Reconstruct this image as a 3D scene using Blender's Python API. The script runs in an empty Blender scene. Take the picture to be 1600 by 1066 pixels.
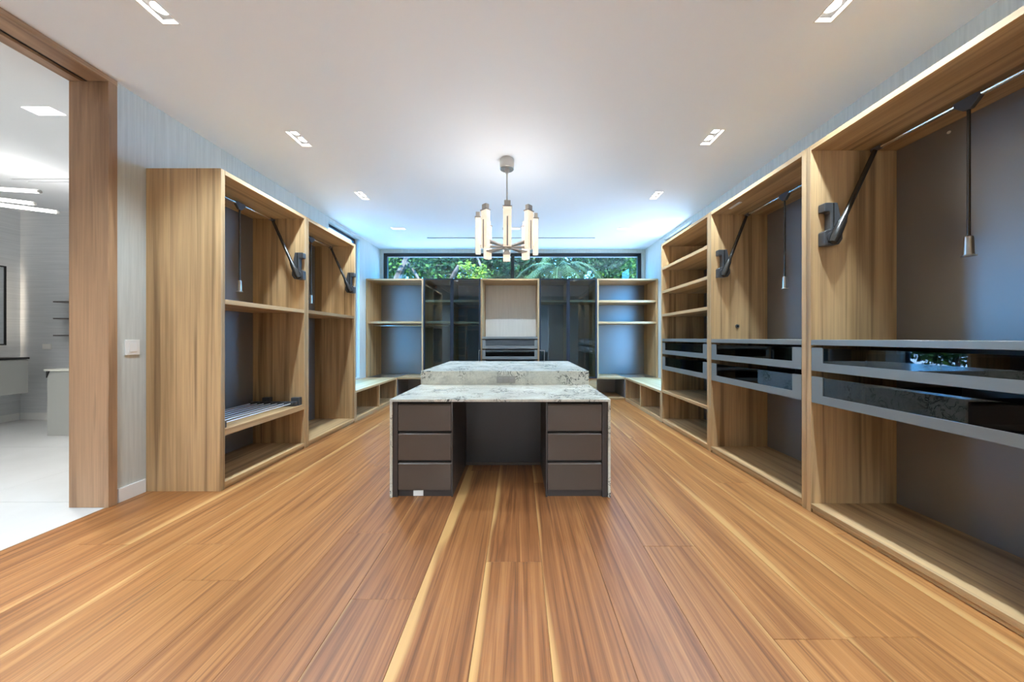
import bpy, bmesh, math, random
from mathutils import Vector, Matrix

random.seed(7)
SC = bpy.context.scene
COL = SC.collection

# ------------------------------------------------------------------ camera
FPX, VPX, VPY, CAMH = 490.0, 812.0, 528.0, 1.25
cam_d = bpy.data.cameras.new('camera')
cam = bpy.data.objects.new('camera', cam_d)
COL.objects.link(cam)
cam.location = (0, 0, CAMH)
cam.rotation_euler = (math.pi / 2, 0, 0)
cam_d.sensor_fit = 'HORIZONTAL'
cam_d.sensor_width = 36.0
cam_d.lens = 36.0 * FPX / 1600.0
cam_d.shift_x = -(VPX - 800) / 1600.0
cam_d.shift_y = (VPY - 533) / 1600.0
cam_d.clip_start = 0.02
SC.camera = cam

# ------------------------------------------------------------------ world, sun, exposure
world = bpy.data.worlds.new('world')
SC.world = world
world.use_nodes = True
wn = world.node_tree.nodes
wl = world.node_tree.links
bg = wn['Background']
bg.inputs['Color'].default_value = (0.10, 0.46, 1.0, 1)      # clear blue sky, even all round
bg.inputs['Strength'].default_value = 9.5

sun_d = bpy.data.lights.new('sun', 'SUN')
sun_d.energy = 20.0
sun_d.angle = math.radians(0.6)
sun_d.color = (1.0, 0.93, 0.82)
sun = bpy.data.objects.new('sun', sun_d)
COL.objects.link(sun)
sun.location = (0, -8, 14)
sun.rotation_euler = (math.radians(38), 0, 0)

SPOT_W = 31.0
FILL_W = 310.0  # power of the fill lamps added behind the viewer
LAMP_COL = (0.67, 0.85, 1.0)
SC.view_settings.view_transform = 'Standard'
SC.view_settings.look = 'None'
SC.view_settings.gamma = 1.0
SC.view_settings.use_curve_mapping = False
SC.view_settings.exposure = 1.62
try:
    SC.cycles.use_denoising = True
    SC.cycles.max_bounces = 10
    SC.cycles.diffuse_bounces = 6
    SC.cycles.glossy_bounces = 5
    SC.cycles.transparent_max_bounces = 16
    SC.cycles.sample_clamp_indirect = 6.0
    SC.cycles.caustics_reflective = False
    SC.cycles.caustics_refractive = False
except Exception:
    pass

# ------------------------------------------------------------------ room numbers (metres)
HC = 3.18                     # ceiling
XL, XR = -3.045, 2.74         # side walls
YB, YF = 6.85, -2.2           # wall behind the cabinets, wall behind the viewer
XCL, XCR = -2.43, 2.09        # fronts of the side cabinets
YCB = 6.20                    # front of the back cabinets
ZTOP = 2.63                   # top of the tall cabinets


# ------------------------------------------------------------------ material helpers
def nmat(name):
    m = bpy.data.materials.new(name)
    m.use_nodes = True
    nt = m.node_tree
    return m, nt, nt.nodes, nt.links, nt.nodes['Principled BSDF']


def plain(name, col, rough=0.5, metal=0.0, spec=0.5, emit=None, estr=0.0):
    m, nt, n, l, p = nmat(name)
    p.inputs['Base Color'].default_value = (*col, 1)
    p.inputs['Roughness'].default_value = rough
    p.inputs['Metallic'].default_value = metal
    p.inputs['Specular IOR Level'].default_value = spec
    if emit:
        p.inputs['Emission Color'].default_value = (*emit, 1)
        p.inputs['Emission Strength'].default_value = estr
    return m


def lacquer(name, col, rough, ior):
    m = plain(name, col, rough)
    m.node_tree.nodes['Principled BSDF'].inputs['IOR'].default_value = ior
    return m


def ramp(n, stops):
    r = n.new('ShaderNodeValToRGB')
    e = r.color_ramp.elements
    while len(e) < len(stops):
        e.new(0.5)
    for k, (p, c) in enumerate(stops):
        e[k].position = p
        e[k].color = (*c, 1) if len(c) == 3 else c
    return r


def mixrgb(n, l, fac, a, b, mode='MIX'):
    x = n.new('ShaderNodeMix')
    x.data_type = 'RGBA'
    x.blend_type = mode
    for sock, v in ((x.inputs[0], fac), (x.inputs[6], a), (x.inputs[7], b)):
        if hasattr(v, 'is_linked') or hasattr(v, 'links'):
            l.new(v, sock)
        elif isinstance(v, (int, float)):
            sock.default_value = v
        else:
            sock.default_value = (*v, 1)
    return x.outputs[2]


def coords(n, l, scale, seed_amt=37.0, rot=None):
    tc = n.new('ShaderNodeTexCoord')
    oi = n.new('ShaderNodeObjectInfo')
    mu = n.new('ShaderNodeMath')
    mu.operation = 'MULTIPLY'
    mu.inputs[1].default_value = seed_amt
    l.new(oi.outputs['Random'], mu.inputs[0])
    ad = n.new('ShaderNodeVectorMath')
    ad.operation = 'ADD'
    l.new(tc.outputs['Object'], ad.inputs[0])
    l.new(mu.outputs[0], ad.inputs[1])
    mp = n.new('ShaderNodeMapping')
    mp.inputs['Scale'].default_value = scale
    l.new(ad.outputs[0], mp.inputs['Vector'])
    return mp.outputs[0], oi, ad


def noise(n, l, vec, scale, detail=4, rough=0.55, dist=0.0):
    t = n.new('ShaderNodeTexNoise')
    t.inputs['Scale'].default_value = scale
    t.inputs['Detail'].default_value = detail
    t.inputs['Roughness'].default_value = rough
    t.inputs['Distortion'].default_value = dist
    l.new(vec, t.inputs['Vector'])
    return t


def bump(n, l, p, height, strength, dist=0.002):
    b = n.new('ShaderNodeBump')
    b.inputs['Strength'].default_value = strength
    b.inputs['Distance'].default_value = dist
    l.new(height, b.inputs['Height'])
    l.new(b.outputs[0], p.inputs['Normal'])


def wood(name, axis, light, dark, streak, across=7.0, along=0.28, rough=0.45, fine=0.35):
    m, nt, n, l, p = nmat(name)
    s = [across, across, across]
    s['XYZ'.index(axis)] = along
    v, oi, raw = coords(n, l, s)
    a = noise(n, l, v, 1.0, 3, 0.5, 0.9)
    s2 = [70.0] * 3
    s2['XYZ'.index(axis)] = 1.6
    mp = n.new('ShaderNodeMapping')
    mp.inputs['Scale'].default_value = s2
    l.new(raw.outputs[0], mp.inputs['Vector'])
    f = noise(n, l, mp.outputs[0], 1.0, 4, 0.6, 0.3)
    r1 = ramp(n, [(0.32, dark), (0.52, light), (0.74, tuple(c * 1.08 for c in light))])
    l.new(a.outputs['Fac'], r1.inputs[0])
    # a few strong darker streaks
    s3 = [2.7 * across] * 3
    s3['XYZ'.index(axis)] = along * 1.4
    mp3 = n.new('ShaderNodeMapping')
    mp3.inputs['Scale'].default_value = s3
    l.new(raw.outputs[0], mp3.inputs['Vector'])
    g = noise(n, l, mp3.outputs[0], 1.0, 2, 0.5, 0.6)
    rs = ramp(n, [(0.53, (0, 0, 0)), (0.68, (1, 1, 1))])
    l.new(g.outputs['Fac'], rs.inputs[0])
    sc = n.new('ShaderNodeMath')
    sc.operation = 'MULTIPLY'
    sc.inputs[1].default_value = 0.62
    l.new(rs.outputs[0], sc.inputs[0])
    c1 = mixrgb(n, l, sc.outputs[0], r1.outputs[0], streak)
    rf = ramp(n, [(0.35, (0.55, 0.52, 0.50)), (0.60, (1.08, 1.08, 1.07))])
    l.new(f.outputs['Fac'], rf.inputs[0])
    c2 = mixrgb(n, l, fine, c1, rf.outputs[0], 'MULTIPLY')
    l.new(c2, p.inputs['Base Color'])
    p.inputs['Roughness'].default_value = rough
    p.inputs['Specular IOR Level'].default_value = 0.35
    bump(n, l, p, f.outputs['Fac'], 0.12)
    return m


OAK_L, OAK_D, OAK_S = (0.535, 0.345, 0.172), (0.35, 0.212, 0.096), (0.155, 0.086, 0.038)
OAK = {a: wood('oak_laminate_' + a.lower(), a, OAK_L, OAK_D, OAK_S) for a in 'XYZ'}
WALNUT = {a: wood('walnut_veneer_' + a.lower(), a, (0.42, 0.255, 0.145), (0.27, 0.15, 0.08), (0.15, 0.08, 0.04),
                  across=5.0, along=0.55, rough=0.36) for a in 'YZ'}


def plank_mat():
    m, nt, n, l, p = nmat('walnut_floorboard')
    v, oi, raw = coords(n, l, (15.0, 0.42, 1.0), 53.0)
    a = noise(n, l, v, 1.0, 4, 0.58, 2.4)
    mp = n.new('ShaderNodeMapping')
    mp.inputs['Scale'].default_value = (150.0, 1.8, 1.0)
    l.new(raw.outputs[0], mp.inputs['Vector'])
    f = noise(n, l, mp.outputs[0], 1.0, 5, 0.62, 0.5)
    shade_tone = n.new('ShaderNodeAttribute')
    shade_tone.attribute_type = 'OBJECT'
    shade_tone.attribute_name = 'shade_tone'
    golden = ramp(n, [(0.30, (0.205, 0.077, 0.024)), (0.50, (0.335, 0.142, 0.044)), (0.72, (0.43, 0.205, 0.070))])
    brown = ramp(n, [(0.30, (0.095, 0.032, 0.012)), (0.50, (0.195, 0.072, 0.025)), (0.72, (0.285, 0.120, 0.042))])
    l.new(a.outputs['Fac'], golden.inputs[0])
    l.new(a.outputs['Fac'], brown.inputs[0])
    c0 = mixrgb(n, l, shade_tone.outputs['Fac'], golden.outputs[0], brown.outputs[0])
    # thin dark growth lines
    mp2 = n.new('ShaderNodeMapping')
    mp2.inputs['Scale'].default_value = (52.0, 0.6, 1.0)
    l.new(raw.outputs[0], mp2.inputs['Vector'])
    g = noise(n, l, mp2.outputs[0], 1.0, 2, 0.5, 1.2)
    rg = ramp(n, [(0.58, (0, 0, 0)), (0.75, (1, 1, 1))])
    l.new(g.outputs['Fac'], rg.inputs[0])
    k = n.new('ShaderNodeMath')
    k.operation = 'MULTIPLY'
    k.inputs[1].default_value = 0.6
    l.new(rg.outputs[0], k.inputs[0])
    c1 = mixrgb(n, l, k.outputs[0], c0, (0.095, 0.036, 0.016))
    rf = ramp(n, [(0.33, (0.66, 0.62, 0.60)), (0.62, (1.1, 1.1, 1.08))])
    l.new(f.outputs['Fac'], rf.inputs[0])
    c2 = mixrgb(n, l, 0.55, c1, rf.outputs[0], 'MULTIPLY')
    # pale sapwood along one long edge of some boards
    tc = n.new('ShaderNodeTexCoord')
    sep = n.new('ShaderNodeSeparateXYZ')
    l.new(tc.outputs['Object'], sep.inputs[0])
    sap = n.new('ShaderNodeAttribute')
    sap.attribute_type = 'OBJECT'
    sap.attribute_name = 'sap'
    wob = n.new('ShaderNodeMapping')
    wob.inputs['Scale'].default_value = (3.0, 0.7, 1.0)
    l.new(raw.outputs[0], wob.inputs['Vector'])
    w = noise(n, l, wob.outputs[0], 1.0, 2)
    mm = n.new('ShaderNodeMath'); mm.operation = 'MULTIPLY'      # x * sign
    sg = n.new('ShaderNodeMath'); sg.operation = 'SIGN'
    l.new(sap.outputs['Fac'], sg.inputs[0])
    l.new(sep.outputs[0], mm.inputs[0]); l.new(sg.outputs[0], mm.inputs[1])
    ab = n.new('ShaderNodeMath'); ab.operation = 'ABSOLUTE'
    l.new(sap.outputs['Fac'], ab.inputs[0])
    wr = n.new('ShaderNodeMapRange')
    wr.inputs['From Min'].default_value = 0.34
    wr.inputs['From Max'].default_value = 0.70
    l.new(w.outputs['Fac'], wr.inputs['Value'])
    wd = n.new('ShaderNodeMath'); wd.operation = 'MULTIPLY'      # width * wobble
    l.new(ab.outputs[0], wd.inputs[0]); l.new(wr.outputs[0], wd.inputs[1])
    sm = n.new('ShaderNodeMath'); sm.operation = 'ADD'
    l.new(mm.outputs[0], sm.inputs[0]); l.new(wd.outputs[0], sm.inputs[1])
    mr = n.new('ShaderNodeMapRange')
    mr.inputs['From Min'].default_value = 0.150
    mr.inputs['From Max'].default_value = 0.176
    l.new(sm.outputs[0], mr.inputs['Value'])
    kk = n.new('ShaderNodeMath'); kk.operation = 'MULTIPLY'
    kk.inputs[1].default_value = 0.8
    l.new(mr.outputs[0], kk.inputs[0])
    c3 = mixrgb(n, l, kk.outputs[0], c2, (0.47, 0.265, 0.098))
    l.new(c3, p.inputs['Base Color'])
    rr = n.new('ShaderNodeMapRange')
    rr.inputs['To Min'].default_value = 0.30
    rr.inputs['To Max'].default_value = 0.44
    l.new(f.outputs['Fac'], rr.inputs['Value'])
    l.new(rr.outputs[0], p.inputs['Roughness'])
    p.inputs['Specular IOR Level'].default_value = 0.5
    p.inputs['Specular IOR Level'].default_value = 0.38
    bump(n, l, p, f.outputs['Fac'], 0.08)
    return m


def stone_mat():
    m, nt, n, l, p = nmat('cream_granite')
    tc = n.new('ShaderNodeTexCoord')
    geo = n.new('ShaderNodeNewGeometry')
    pos = geo.outputs['Position']
    big = noise(n, l, pos, 2.1, 4, 0.6, 1.6)
    base = ramp(n, [(0.30, (0.47, 0.45, 0.39)), (0.50, (0.60, 0.57, 0.48)), (0.70, (0.68, 0.65, 0.57))])
    l.new(big.outputs['Fac'], base.inputs[0])
    vn = noise(n, l, pos, 9.0, 4, 0.6, 1.6)
    vr = ramp(n, [(0.452, (0, 0, 0)), (0.478, (1, 1, 1)), (0.497, (1, 1, 1)), (0.52, (0, 0, 0))])
    l.new(vn.outputs['Fac'], vr.inputs[0])
    msk = noise(n, l, pos, 3.2, 2, 0.5, 0.4)
    mr = ramp(n, [(0.46, (0.05, 0.05, 0.05)), (0.58, (1, 1, 1))])
    l.new(msk.outputs['Fac'], mr.inputs[0])
    mu = n.new('ShaderNodeMath'); mu.operation = 'MULTIPLY'
    l.new(vr.outputs[0], mu.inputs[0]); l.new(mr.outputs[0], mu.inputs[1])
    c1 = mixrgb(n, l, mu.outputs[0], base.outputs[0], (0.07, 0.07, 0.065))
    bl = noise(n, l, pos, 1.55, 5, 0.65, 1.0)
    br = ramp(n, [(0.685, (0, 0, 0)), (0.70, (1, 1, 1))])
    l.new(bl.outputs['Fac'], br.inputs[0])
    c2 = mixrgb(n, l, br.outputs[0], c1, (0.05, 0.05, 0.048))
    sp = noise(n, l, pos, 60.0, 3, 0.7)
    sr = ramp(n, [(0.30, (0.80, 0.80, 0.80)), (0.62, (1.06, 1.06, 1.06))])
    l.new(sp.outputs['Fac'], sr.inputs[0])
    c3 = mixrgb(n, l, 0.8, c2, sr.outputs[0], 'MULTIPLY')
    l.new(c3, p.inputs['Base Color'])
    p.inputs['Roughness'].default_value = 0.22
    return m


def wallpaper(name, c_a, c_b, vertical=True, rough=0.75):
    m, nt, n, l, p = nmat(name)
    geo = n.new('ShaderNodeNewGeometry')
    mp = n.new('ShaderNodeMapping')
    mp.inputs['Scale'].default_value = (60, 60, 2.0) if vertical else (1.5, 1.5, 70)
    l.new(geo.outputs['Position'], mp.inputs['Vector'])
    t = noise(n, l, mp.outputs[0], 1.0, 4, 0.6)
    r = ramp(n, [(0.35, c_a), (0.65, c_b)])
    l.new(t.outputs['Fac'], r.inputs[0])
    l.new(r.outputs[0], p.inputs['Base Color'])
    p.inputs['Roughness'].default_value = rough
    p.inputs['Specular IOR Level'].default_value = 0.25
    bump(n, l, p, t.outputs['Fac'], 0.15)
    return m


def glass(name, tint, refl=1.0, rough=0.0):
    """thin sheet: coloured transmission plus a mirror reflection that grows at grazing angles"""
    m = bpy.data.materials.new(name)
    m.use_nodes = True
    n, l = m.node_tree.nodes, m.node_tree.links
    n.remove(n['Principled BSDF'])
    out = n['Material Output']
    tr = n.new('ShaderNodeBsdfTransparent')
    tr.inputs[0].default_value = (*tint, 1)
    gl = n.new('ShaderNodeBsdfGlossy')
    gl.inputs['Roughness'].default_value = rough
    gl.inputs['Color'].default_value = (0.95, 0.97, 1.0, 1)
    ge = n.new('ShaderNodeNewGeometry')
    dt = n.new('ShaderNodeVectorMath')
    dt.operation = 'DOT_PRODUCT'
    l.new(ge.outputs['Incoming'], dt.inputs[0])
    l.new(ge.outputs['Normal'], dt.inputs[1])

    def mth(op, a, b=None):
        k = n.new('ShaderNodeMath')
        k.operation = op
        for i, v in enumerate((a, b)):
            if v is None:
                continue
            if isinstance(v, (int, float)):
                k.inputs[i].default_value = v
            else:
                l.new(v, k.inputs[i])
        return k.outputs[0]
    c = mth('ABSOLUTE', dt.outputs['Value'])
    p5 = mth('POWER', mth('SUBTRACT', 1.0, c), 5.0)
    f = mth('ADD', mth('MULTIPLY', p5, 0.96), 0.04)          # Schlick, the same from either face
    mu = n.new('ShaderNodeMath')
    mu.operation = 'MULTIPLY'
    mu.use_clamp = True
    mu.inputs[1].default_value = refl
    l.new(f, mu.inputs[0])
    mx = n.new('ShaderNodeMixShader')
    l.new(mu.outputs[0], mx.inputs[0])
    l.new(tr.outputs[0], mx.inputs[1])
    l.new(gl.outputs[0], mx.inputs[2])
    l.new(mx.outputs[0], out.inputs[0])
    return m


def leaf_mat(name, a, b):
    m, nt, n, l, p = nmat(name)
    geo = n.new('ShaderNodeNewGeometry')
    t = noise(n, l, geo.outputs['Position'], 3.0, 3)
    r = ramp(n, [(0.35, a), (0.65, b)])
    l.new(t.outputs['Fac'], r.inputs[0])
    l.new(r.outputs[0], p.inputs['Base Color'])
    p.inputs['Roughness'].default_value = 0.4
    p.inputs['Specular IOR Level'].default_value = 0.04
    return m


M = {
    'fill_floor': plain('pale_fill_floor', (0.84, 0.83, 0.81), 0.95, spec=0.1),  # floor of the added room, pale to bounce light upward
    'fill_wall': plain('dark_fill_wall', (0.17, 0.18, 0.19), 0.8, spec=0.2),  # walls of the added room, dark to spare upright faces its light
    'plank': plank_mat(),
    'stone': stone_mat(),
    'wall': wallpaper('pale_grasscloth', (0.51, 0.525, 0.495), (0.59, 0.605, 0.57)),
    'bath_wall': wallpaper('grey_grasscloth', (0.58, 0.605, 0.625), (0.68, 0.70, 0.72), False),
    'ceiling': plain('ceiling_paint', (0.89, 0.915, 0.945), 0.85, spec=0.2),
    'white': plain('white_paint', (0.80, 0.80, 0.79), 0.45),
    'plastic_white': plain('white_plastic', (0.80, 0.79, 0.76), 0.4),
    'subfloor': plain('dark_subfloor', (0.06, 0.04, 0.03), 0.9),
    'back': lacquer('charcoal_back_panel', (0.115, 0.102, 0.096), 0.38, 2.35),
    'niche': wallpaper('greige_fabric_panel', (0.70, 0.66, 0.61), (0.76, 0.72, 0.67), True, 0.6),
    'metal_grey': plain('grey_lacquered_metal', (0.235, 0.235, 0.215), 0.38, metal=0.25),
    'dark_tray': plain('dark_drawer_lining', (0.03, 0.03, 0.033), 0.6),
    'drawer_glass': glass('smoked_drawer_glass', (0.34, 0.36, 0.38), 1.7),
    'door_glass': glass('tinted_door_glass', (0.62, 0.76, 0.84), 1.7),
    'window_glass': glass('window_glass', (0.93, 0.96, 0.97), 1.0),
    'door_metal': plain('blue_black_aluminium', (0.035, 0.05, 0.075), 0.3, metal=0.6),
    'black': plain('black_aluminium', (0.012, 0.012, 0.013), 0.4),
    'taupe': plain('taupe_lacquer', (0.080, 0.058, 0.044), 0.42),
    'taupe_dark': plain('dark_taupe_lacquer', (0.045, 0.038, 0.036), 0.38),
    'recess': plain('black_finger_recess', (0.012, 0.010, 0.009), 0.7),
    'chrome': plain('brushed_chrome', (0.72, 0.72, 0.72), 0.18, metal=1.0),
    'satin': plain('satin_aluminium', (0.78, 0.79, 0.80), 0.42, metal=0.85),
    'socket': plain('grey_beige_plastic', (0.30, 0.28, 0.25), 0.5),
    'nickel': plain('satin_nickel', (0.50, 0.48, 0.45), 0.3, metal=1.0),
    'arm_grey': plain('pewter_metal', (0.34, 0.32, 0.30), 0.42, metal=0.5),
    'lift': plain('graphite_plastic', (0.055, 0.055, 0.058), 0.38),
    'lift_arm': plain('graphite_steel', (0.07, 0.065, 0.06), 0.25, metal=0.7),
    'tile': wallpaper('pale_porcelain', (0.50, 0.51, 0.51), (0.55, 0.56, 0.56), False, 0.3),
    'grout': plain('pale_grout', (0.45, 0.45, 0.43), 0.9),
    'vanity': plain('sage_grey_lacquer', (0.36, 0.37, 0.35), 0.4),
    'vanity_top': plain('pale_vanity_top', (0.70, 0.70, 0.64), 0.3),
    'mirror': plain('mirror_silver', (0.85, 0.87, 0.88), 0.03, metal=1.0),
    'lamp': plain('lamp_disc', (1, 1, 1), 0.5, emit=(1.0, 0.96, 0.9), estr=5.0),
    'tube': plain('led_tube', (1, 1, 1), 0.5, emit=(1.0, 0.96, 0.90), estr=2.2),
    'glow': plain('mirror_backlight', (1, 1, 1), 0.5, emit=(1.0, 0.82, 0.62), estr=5.0),
    'alabaster_cap': plain('unlit_alabaster', (0.48, 0.46, 0.42), 0.45),
    'bark': leaf_mat('pale_bark', (0.02, 0.016, 0.013), (0.06, 0.052, 0.045)),
    'leaf_a': leaf_mat('broad_leaf_green', (0.006, 0.020, 0.005), (0.022, 0.055, 0.008)),
    'leaf_b': leaf_mat('dark_leaf_green', (0.003, 0.011, 0.004), (0.010, 0.030, 0.008)),
    'leaf_c': leaf_mat('lime_leaf_green', (0.025, 0.055, 0.004), (0.07, 0.105, 0.010)),
    'palm': leaf_mat('palm_green', (0.008, 0.020, 0.006), (0.028, 0.050, 0.016)),
    'terrace': wallpaper('pale_terrace_stone', (0.34, 0.35, 0.35), (0.40, 0.40, 0.40), False),
}


def alabaster():
    m, nt, n, l, p = nmat('lit_alabaster')
    geo = n.new('ShaderNodeNewGeometry')
    t = noise(n, l, geo.outputs['Position'], 9.0, 4, 0.6, 1.5)
    r = ramp(n, [(0.3, (1.0, 0.70, 0.46)), (0.65, (1.0, 0.88, 0.72))])
    l.new(t.outputs['Fac'], r.inputs[0])
    p.inputs['Base Color'].default_value = (0.6, 0.55, 0.48, 1)
    l.new(r.outputs[0], p.inputs['Emission Color'])
    p.inputs['Emission Strength'].default_value = 0.27
    return m


M['alabaster'] = alabaster()


# ------------------------------------------------------------------ object helpers
def wloc(o):
    v = Vector((0, 0, 0))
    while o is not None:
        v += Vector(o.location)
        o = o.parent
    return v


def tag(o, label=None, cat=None, group=None, kind=None):
    if label: o['label'] = label
    if cat: o['category'] = cat
    if group: o['group'] = group
    if kind: o['kind'] = kind
    return o


def empty(name, loc, label=None, cat=None, group=None, kind=None):
    o = bpy.data.objects.new(name, None)
    o.empty_display_size = 0.1
    o.location = loc
    COL.objects.link(o)
    return tag(o, label, cat, group, kind)


def link(name, bm, mat, parent=None, origin=None, smooth=False):
    """link a bmesh given in world coordinates as one object whose origin is at its middle"""
    if origin is None:
        lo = Vector((min(v.co[i] for v in bm.verts) for i in range(3)))
        hi = Vector((max(v.co[i] for v in bm.verts) for i in range(3)))
        origin = (lo + hi) / 2
    origin = Vector(origin)
    bmesh.ops.translate(bm, verts=bm.verts, vec=-origin)
    me = bpy.data.meshes.new(name)
    bm.to_mesh(me)
    bm.free()
    me.materials.append(M[mat] if isinstance(mat, str) else mat)
    if smooth:
        for f in me.polygons:
            f.use_smooth = True
        try:
            me.set_sharp_from_angle(angle=math.radians(38))
        except Exception:
            pass
    o = bpy.data.objects.new(name, me)
    COL.objects.link(o)
    if parent is not None:
        o.parent = parent
        o.location = origin - wloc(parent)
    else:
        o.location = origin
    return o


def box_bm(x0, x1, y0, y1, z0, z1, bev=0.0, bm=None):
    bm = bm or bmesh.new()
    r = bmesh.ops.create_cube(bm, size=1.0)
    vs = r['verts']
    bmesh.ops.scale(bm, vec=(abs(x1 - x0), abs(y1 - y0), abs(z1 - z0)), verts=vs)
    bmesh.ops.translate(bm, vec=((x0 + x1) / 2, (y0 + y1) / 2, (z0 + z1) / 2), verts=vs)
    if bev > 0:
        es = list({e for v in vs for e in v.link_edges})
        bmesh.ops.bevel(bm, geom=es, offset=bev, segments=1, affect='EDGES')
    return bm


def box(name, x0, x1, y0, y1, z0, z1, mat, parent=None, bev=0.0012):
    return link(name, box_bm(x0, x1, y0, y1, z0, z1, bev), mat, parent)


def panel_bm(axis, a0, a1, b0, b1, t0, t1, holes=()):
    """slab across `axis` (x: a=y b=z, y: a=x b=z, z: a=x b=y) with rectangular holes, one connected mesh"""
    xs = sorted({a0, a1, *[v for h in holes for v in (h[0], h[1]) if a0 < v < a1]})
    ys = sorted({b0, b1, *[v for h in holes for v in (h[2], h[3]) if b0 < v < b1]})

    def P(a, b, t):
        return {'x': (t, a, b), 'y': (a, t, b), 'z': (a, b, t)}[axis]
    nx, ny = len(xs) - 1, len(ys) - 1

    def full(i, j):
        if not (0 <= i < nx and 0 <= j < ny):
            return False
        ca, cb = (xs[i] + xs[i + 1]) / 2, (ys[j] + ys[j + 1]) / 2
        return not any(h[0] < ca < h[1] and h[2] < cb < h[3] for h in holes)
    bm = bmesh.new()
    V = {}

    def vert(i, j, k):
        if (i, j, k) not in V:
            V[(i, j, k)] = bm.verts.new(P(xs[i], ys[j], (t0, t1)[k]))
        return V[(i, j, k)]
    for i in range(nx):
        for j in range(ny):
            if not full(i, j):
                continue
            for k in (0, 1):
                bm.faces.new([vert(i, j, k), vert(i + 1, j, k), vert(i + 1, j + 1, k), vert(i, j + 1, k)])
            for (di, dj, p, q) in ((-1, 0, (i, j), (i, j + 1)), (1, 0, (i + 1, j), (i + 1, j + 1)),
                                   (0, -1, (i, j), (i + 1, j)), (0, 1, (i, j + 1), (i + 1, j + 1))):
                if not full(i + di, j + dj):
                    bm.faces.new([vert(*p, 0), vert(*q, 0), vert(*q, 1), vert(*p, 1)])
    bmesh.ops.recalc_face_normals(bm, faces=bm.faces)
    return bm


def panel(name, axis, a0, a1, b0, b1, t0, t1, mat, parent=None, holes=(), kind=None):
    o = link(name, panel_bm(axis, a0, a1, b0, b1, t0, t1, holes), mat, parent)
    if kind:
        o['kind'] = kind
    return o


def prism_bm(pts, axis, t0, t1, bev=0.0):
    bm = bmesh.new()

    def P(a, b, t):
        return {'x': (t, a, b), 'y': (a, t, b), 'z': (a, b, t)}[axis]
    lo = [bm.verts.new(P(a, b, t0)) for a, b in pts]
    hi = [bm.verts.new(P(a, b, t1)) for a, b in pts]
    bm.faces.new(lo)
    bm.faces.new(hi)
    k = len(pts)
    for i in range(k):
        bm.faces.new([lo[i], lo[(i + 1) % k], hi[(i + 1) % k], hi[i]])
    bmesh.ops.recalc_face_normals(bm, faces=bm.faces)
    if bev:
        bmesh.ops.bevel(bm, geom=list(bm.edges), offset=bev, segments=1, affect='EDGES')
    return bm


def tube_bm(pts, radii, seg=10, bm=None):
    bm = bm or bmesh.new()
    pts = [Vector(p) for p in pts]
    if isinstance(radii, (int, float)):
        radii = [radii] * len(pts)
    rings = []
    for i, p in enumerate(pts):
        d = (pts[min(i + 1, len(pts) - 1)] - pts[max(i - 1, 0)]).normalized()
        u = d.orthogonal().normalized() if i == 0 else (u - d * u.dot(d)).normalized()
        w = d.cross(u)
        rings.append([bm.verts.new(p + (u * math.cos(2 * math.pi * k / seg) + w * math.sin(2 * math.pi * k / seg)) * radii[i])
                      for k in range(seg)])
    for a, b in zip(rings, rings[1:]):
        for k in range(seg):
            bm.faces.new([a[k], a[(k + 1) % seg], b[(k + 1) % seg], b[k]])
    bm.faces.new(rings[0][::-1])
    bm.faces.new(rings[-1])
    bmesh.ops.recalc_face_normals(bm, faces=bm.faces)
    return bm


def tube(name, pts, radii, mat, parent=None, seg=10):
    return link(name, tube_bm(pts, radii, seg), mat, parent, smooth=True)


def copy_tree(o, delta, parent=None):
    c = o.copy()
    COL.objects.link(c)
    if parent is None:
        c.location = Vector(o.location) + Vector(delta)
    else:
        c.parent = parent
    for ch in list(o.children):
        copy_tree(ch, delta, c)
    return c


# ================================================================== THE SETTING
LW = (5.00, 5.96, 0.50, 3.12)     # tall side windows: y0, y1, z0, z1
DOOR = (0.95, 2.36)               # doorway to the bathroom (y)
BW = (-2.985, 2.665, 2.44, 3.105)  # high window behind the back cabinets: x0, x1, z0, z1
XLO, XRO = XL - 0.27, XR + 0.13
XLT = XL - 0.13               # the rear stretch of the left wall is thinner

# downlight places (x, y, pair runs along); rows by the viewer added for light
DL = [(-2.14, y, 'Y') for y in (3.045, 4.26, 1.81, 0.58, -0.65)] + [(-2.14, 5.53, 'X')] + \
     [(1.85, y, 'Y') for y in (3.02, 4.25, 1.80, 0.58, -0.65)] + [(1.84, 5.53, 'X'), (-0.11, 5.53, 'X')]
holes = []
for (x, y, ax) in DL:
    hx, hy = (0.0525, 0.1175) if ax == 'Y' else (0.1175, 0.0525)
    holes.append((x - hx, x + hx, y - hy, y + hy))
SLOT = (-1.79, 1.46, 6.03, 6.09)
panel('ceiling', 'z', XLO, XRO, YF - 0.2, YB + 0.25, HC, HC + 0.16, 'ceiling', None, holes + [SLOT], 'structure')
panel('roof', 'z', XLO - 0.3, XRO + 0.3, YF - 4.5, YB + 0.35, HC + 0.17, HC + 0.30, 'white', None, (), 'structure')  # unseen slab, carried far forward to keep the sun out

panel('wall_left', 'x', YF, 4.70, 0, HC, XLO, XL, 'wall', None, [(DOOR[0], DOOR[1], -1, 9)], 'structure')
panel('wall_left_rear', 'x', 4.701, YB, 0, HC, XLT, XL, 'wall', None, [(LW[0], LW[1], LW[2], LW[3])], 'structure')
panel('wall_right', 'x', YF, YB, 0, HC, XR, XRO, 'wall', None, [(LW[0], LW[1], LW[2], LW[3])], 'structure')
panel('wall_back', 'y', XLO, XRO, 0, HC, YB, YB + 0.25, 'wall', None, [BW], 'structure')
FW = (-1.70, 1.35, 0.02, 2.75)     # unseen opening added so the fill room can light the ceiling
panel('wall_front', 'y', XLO, XRO, 0, HC, YF - 0.2, YF, 'wall', None, [FW], 'structure')

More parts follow.
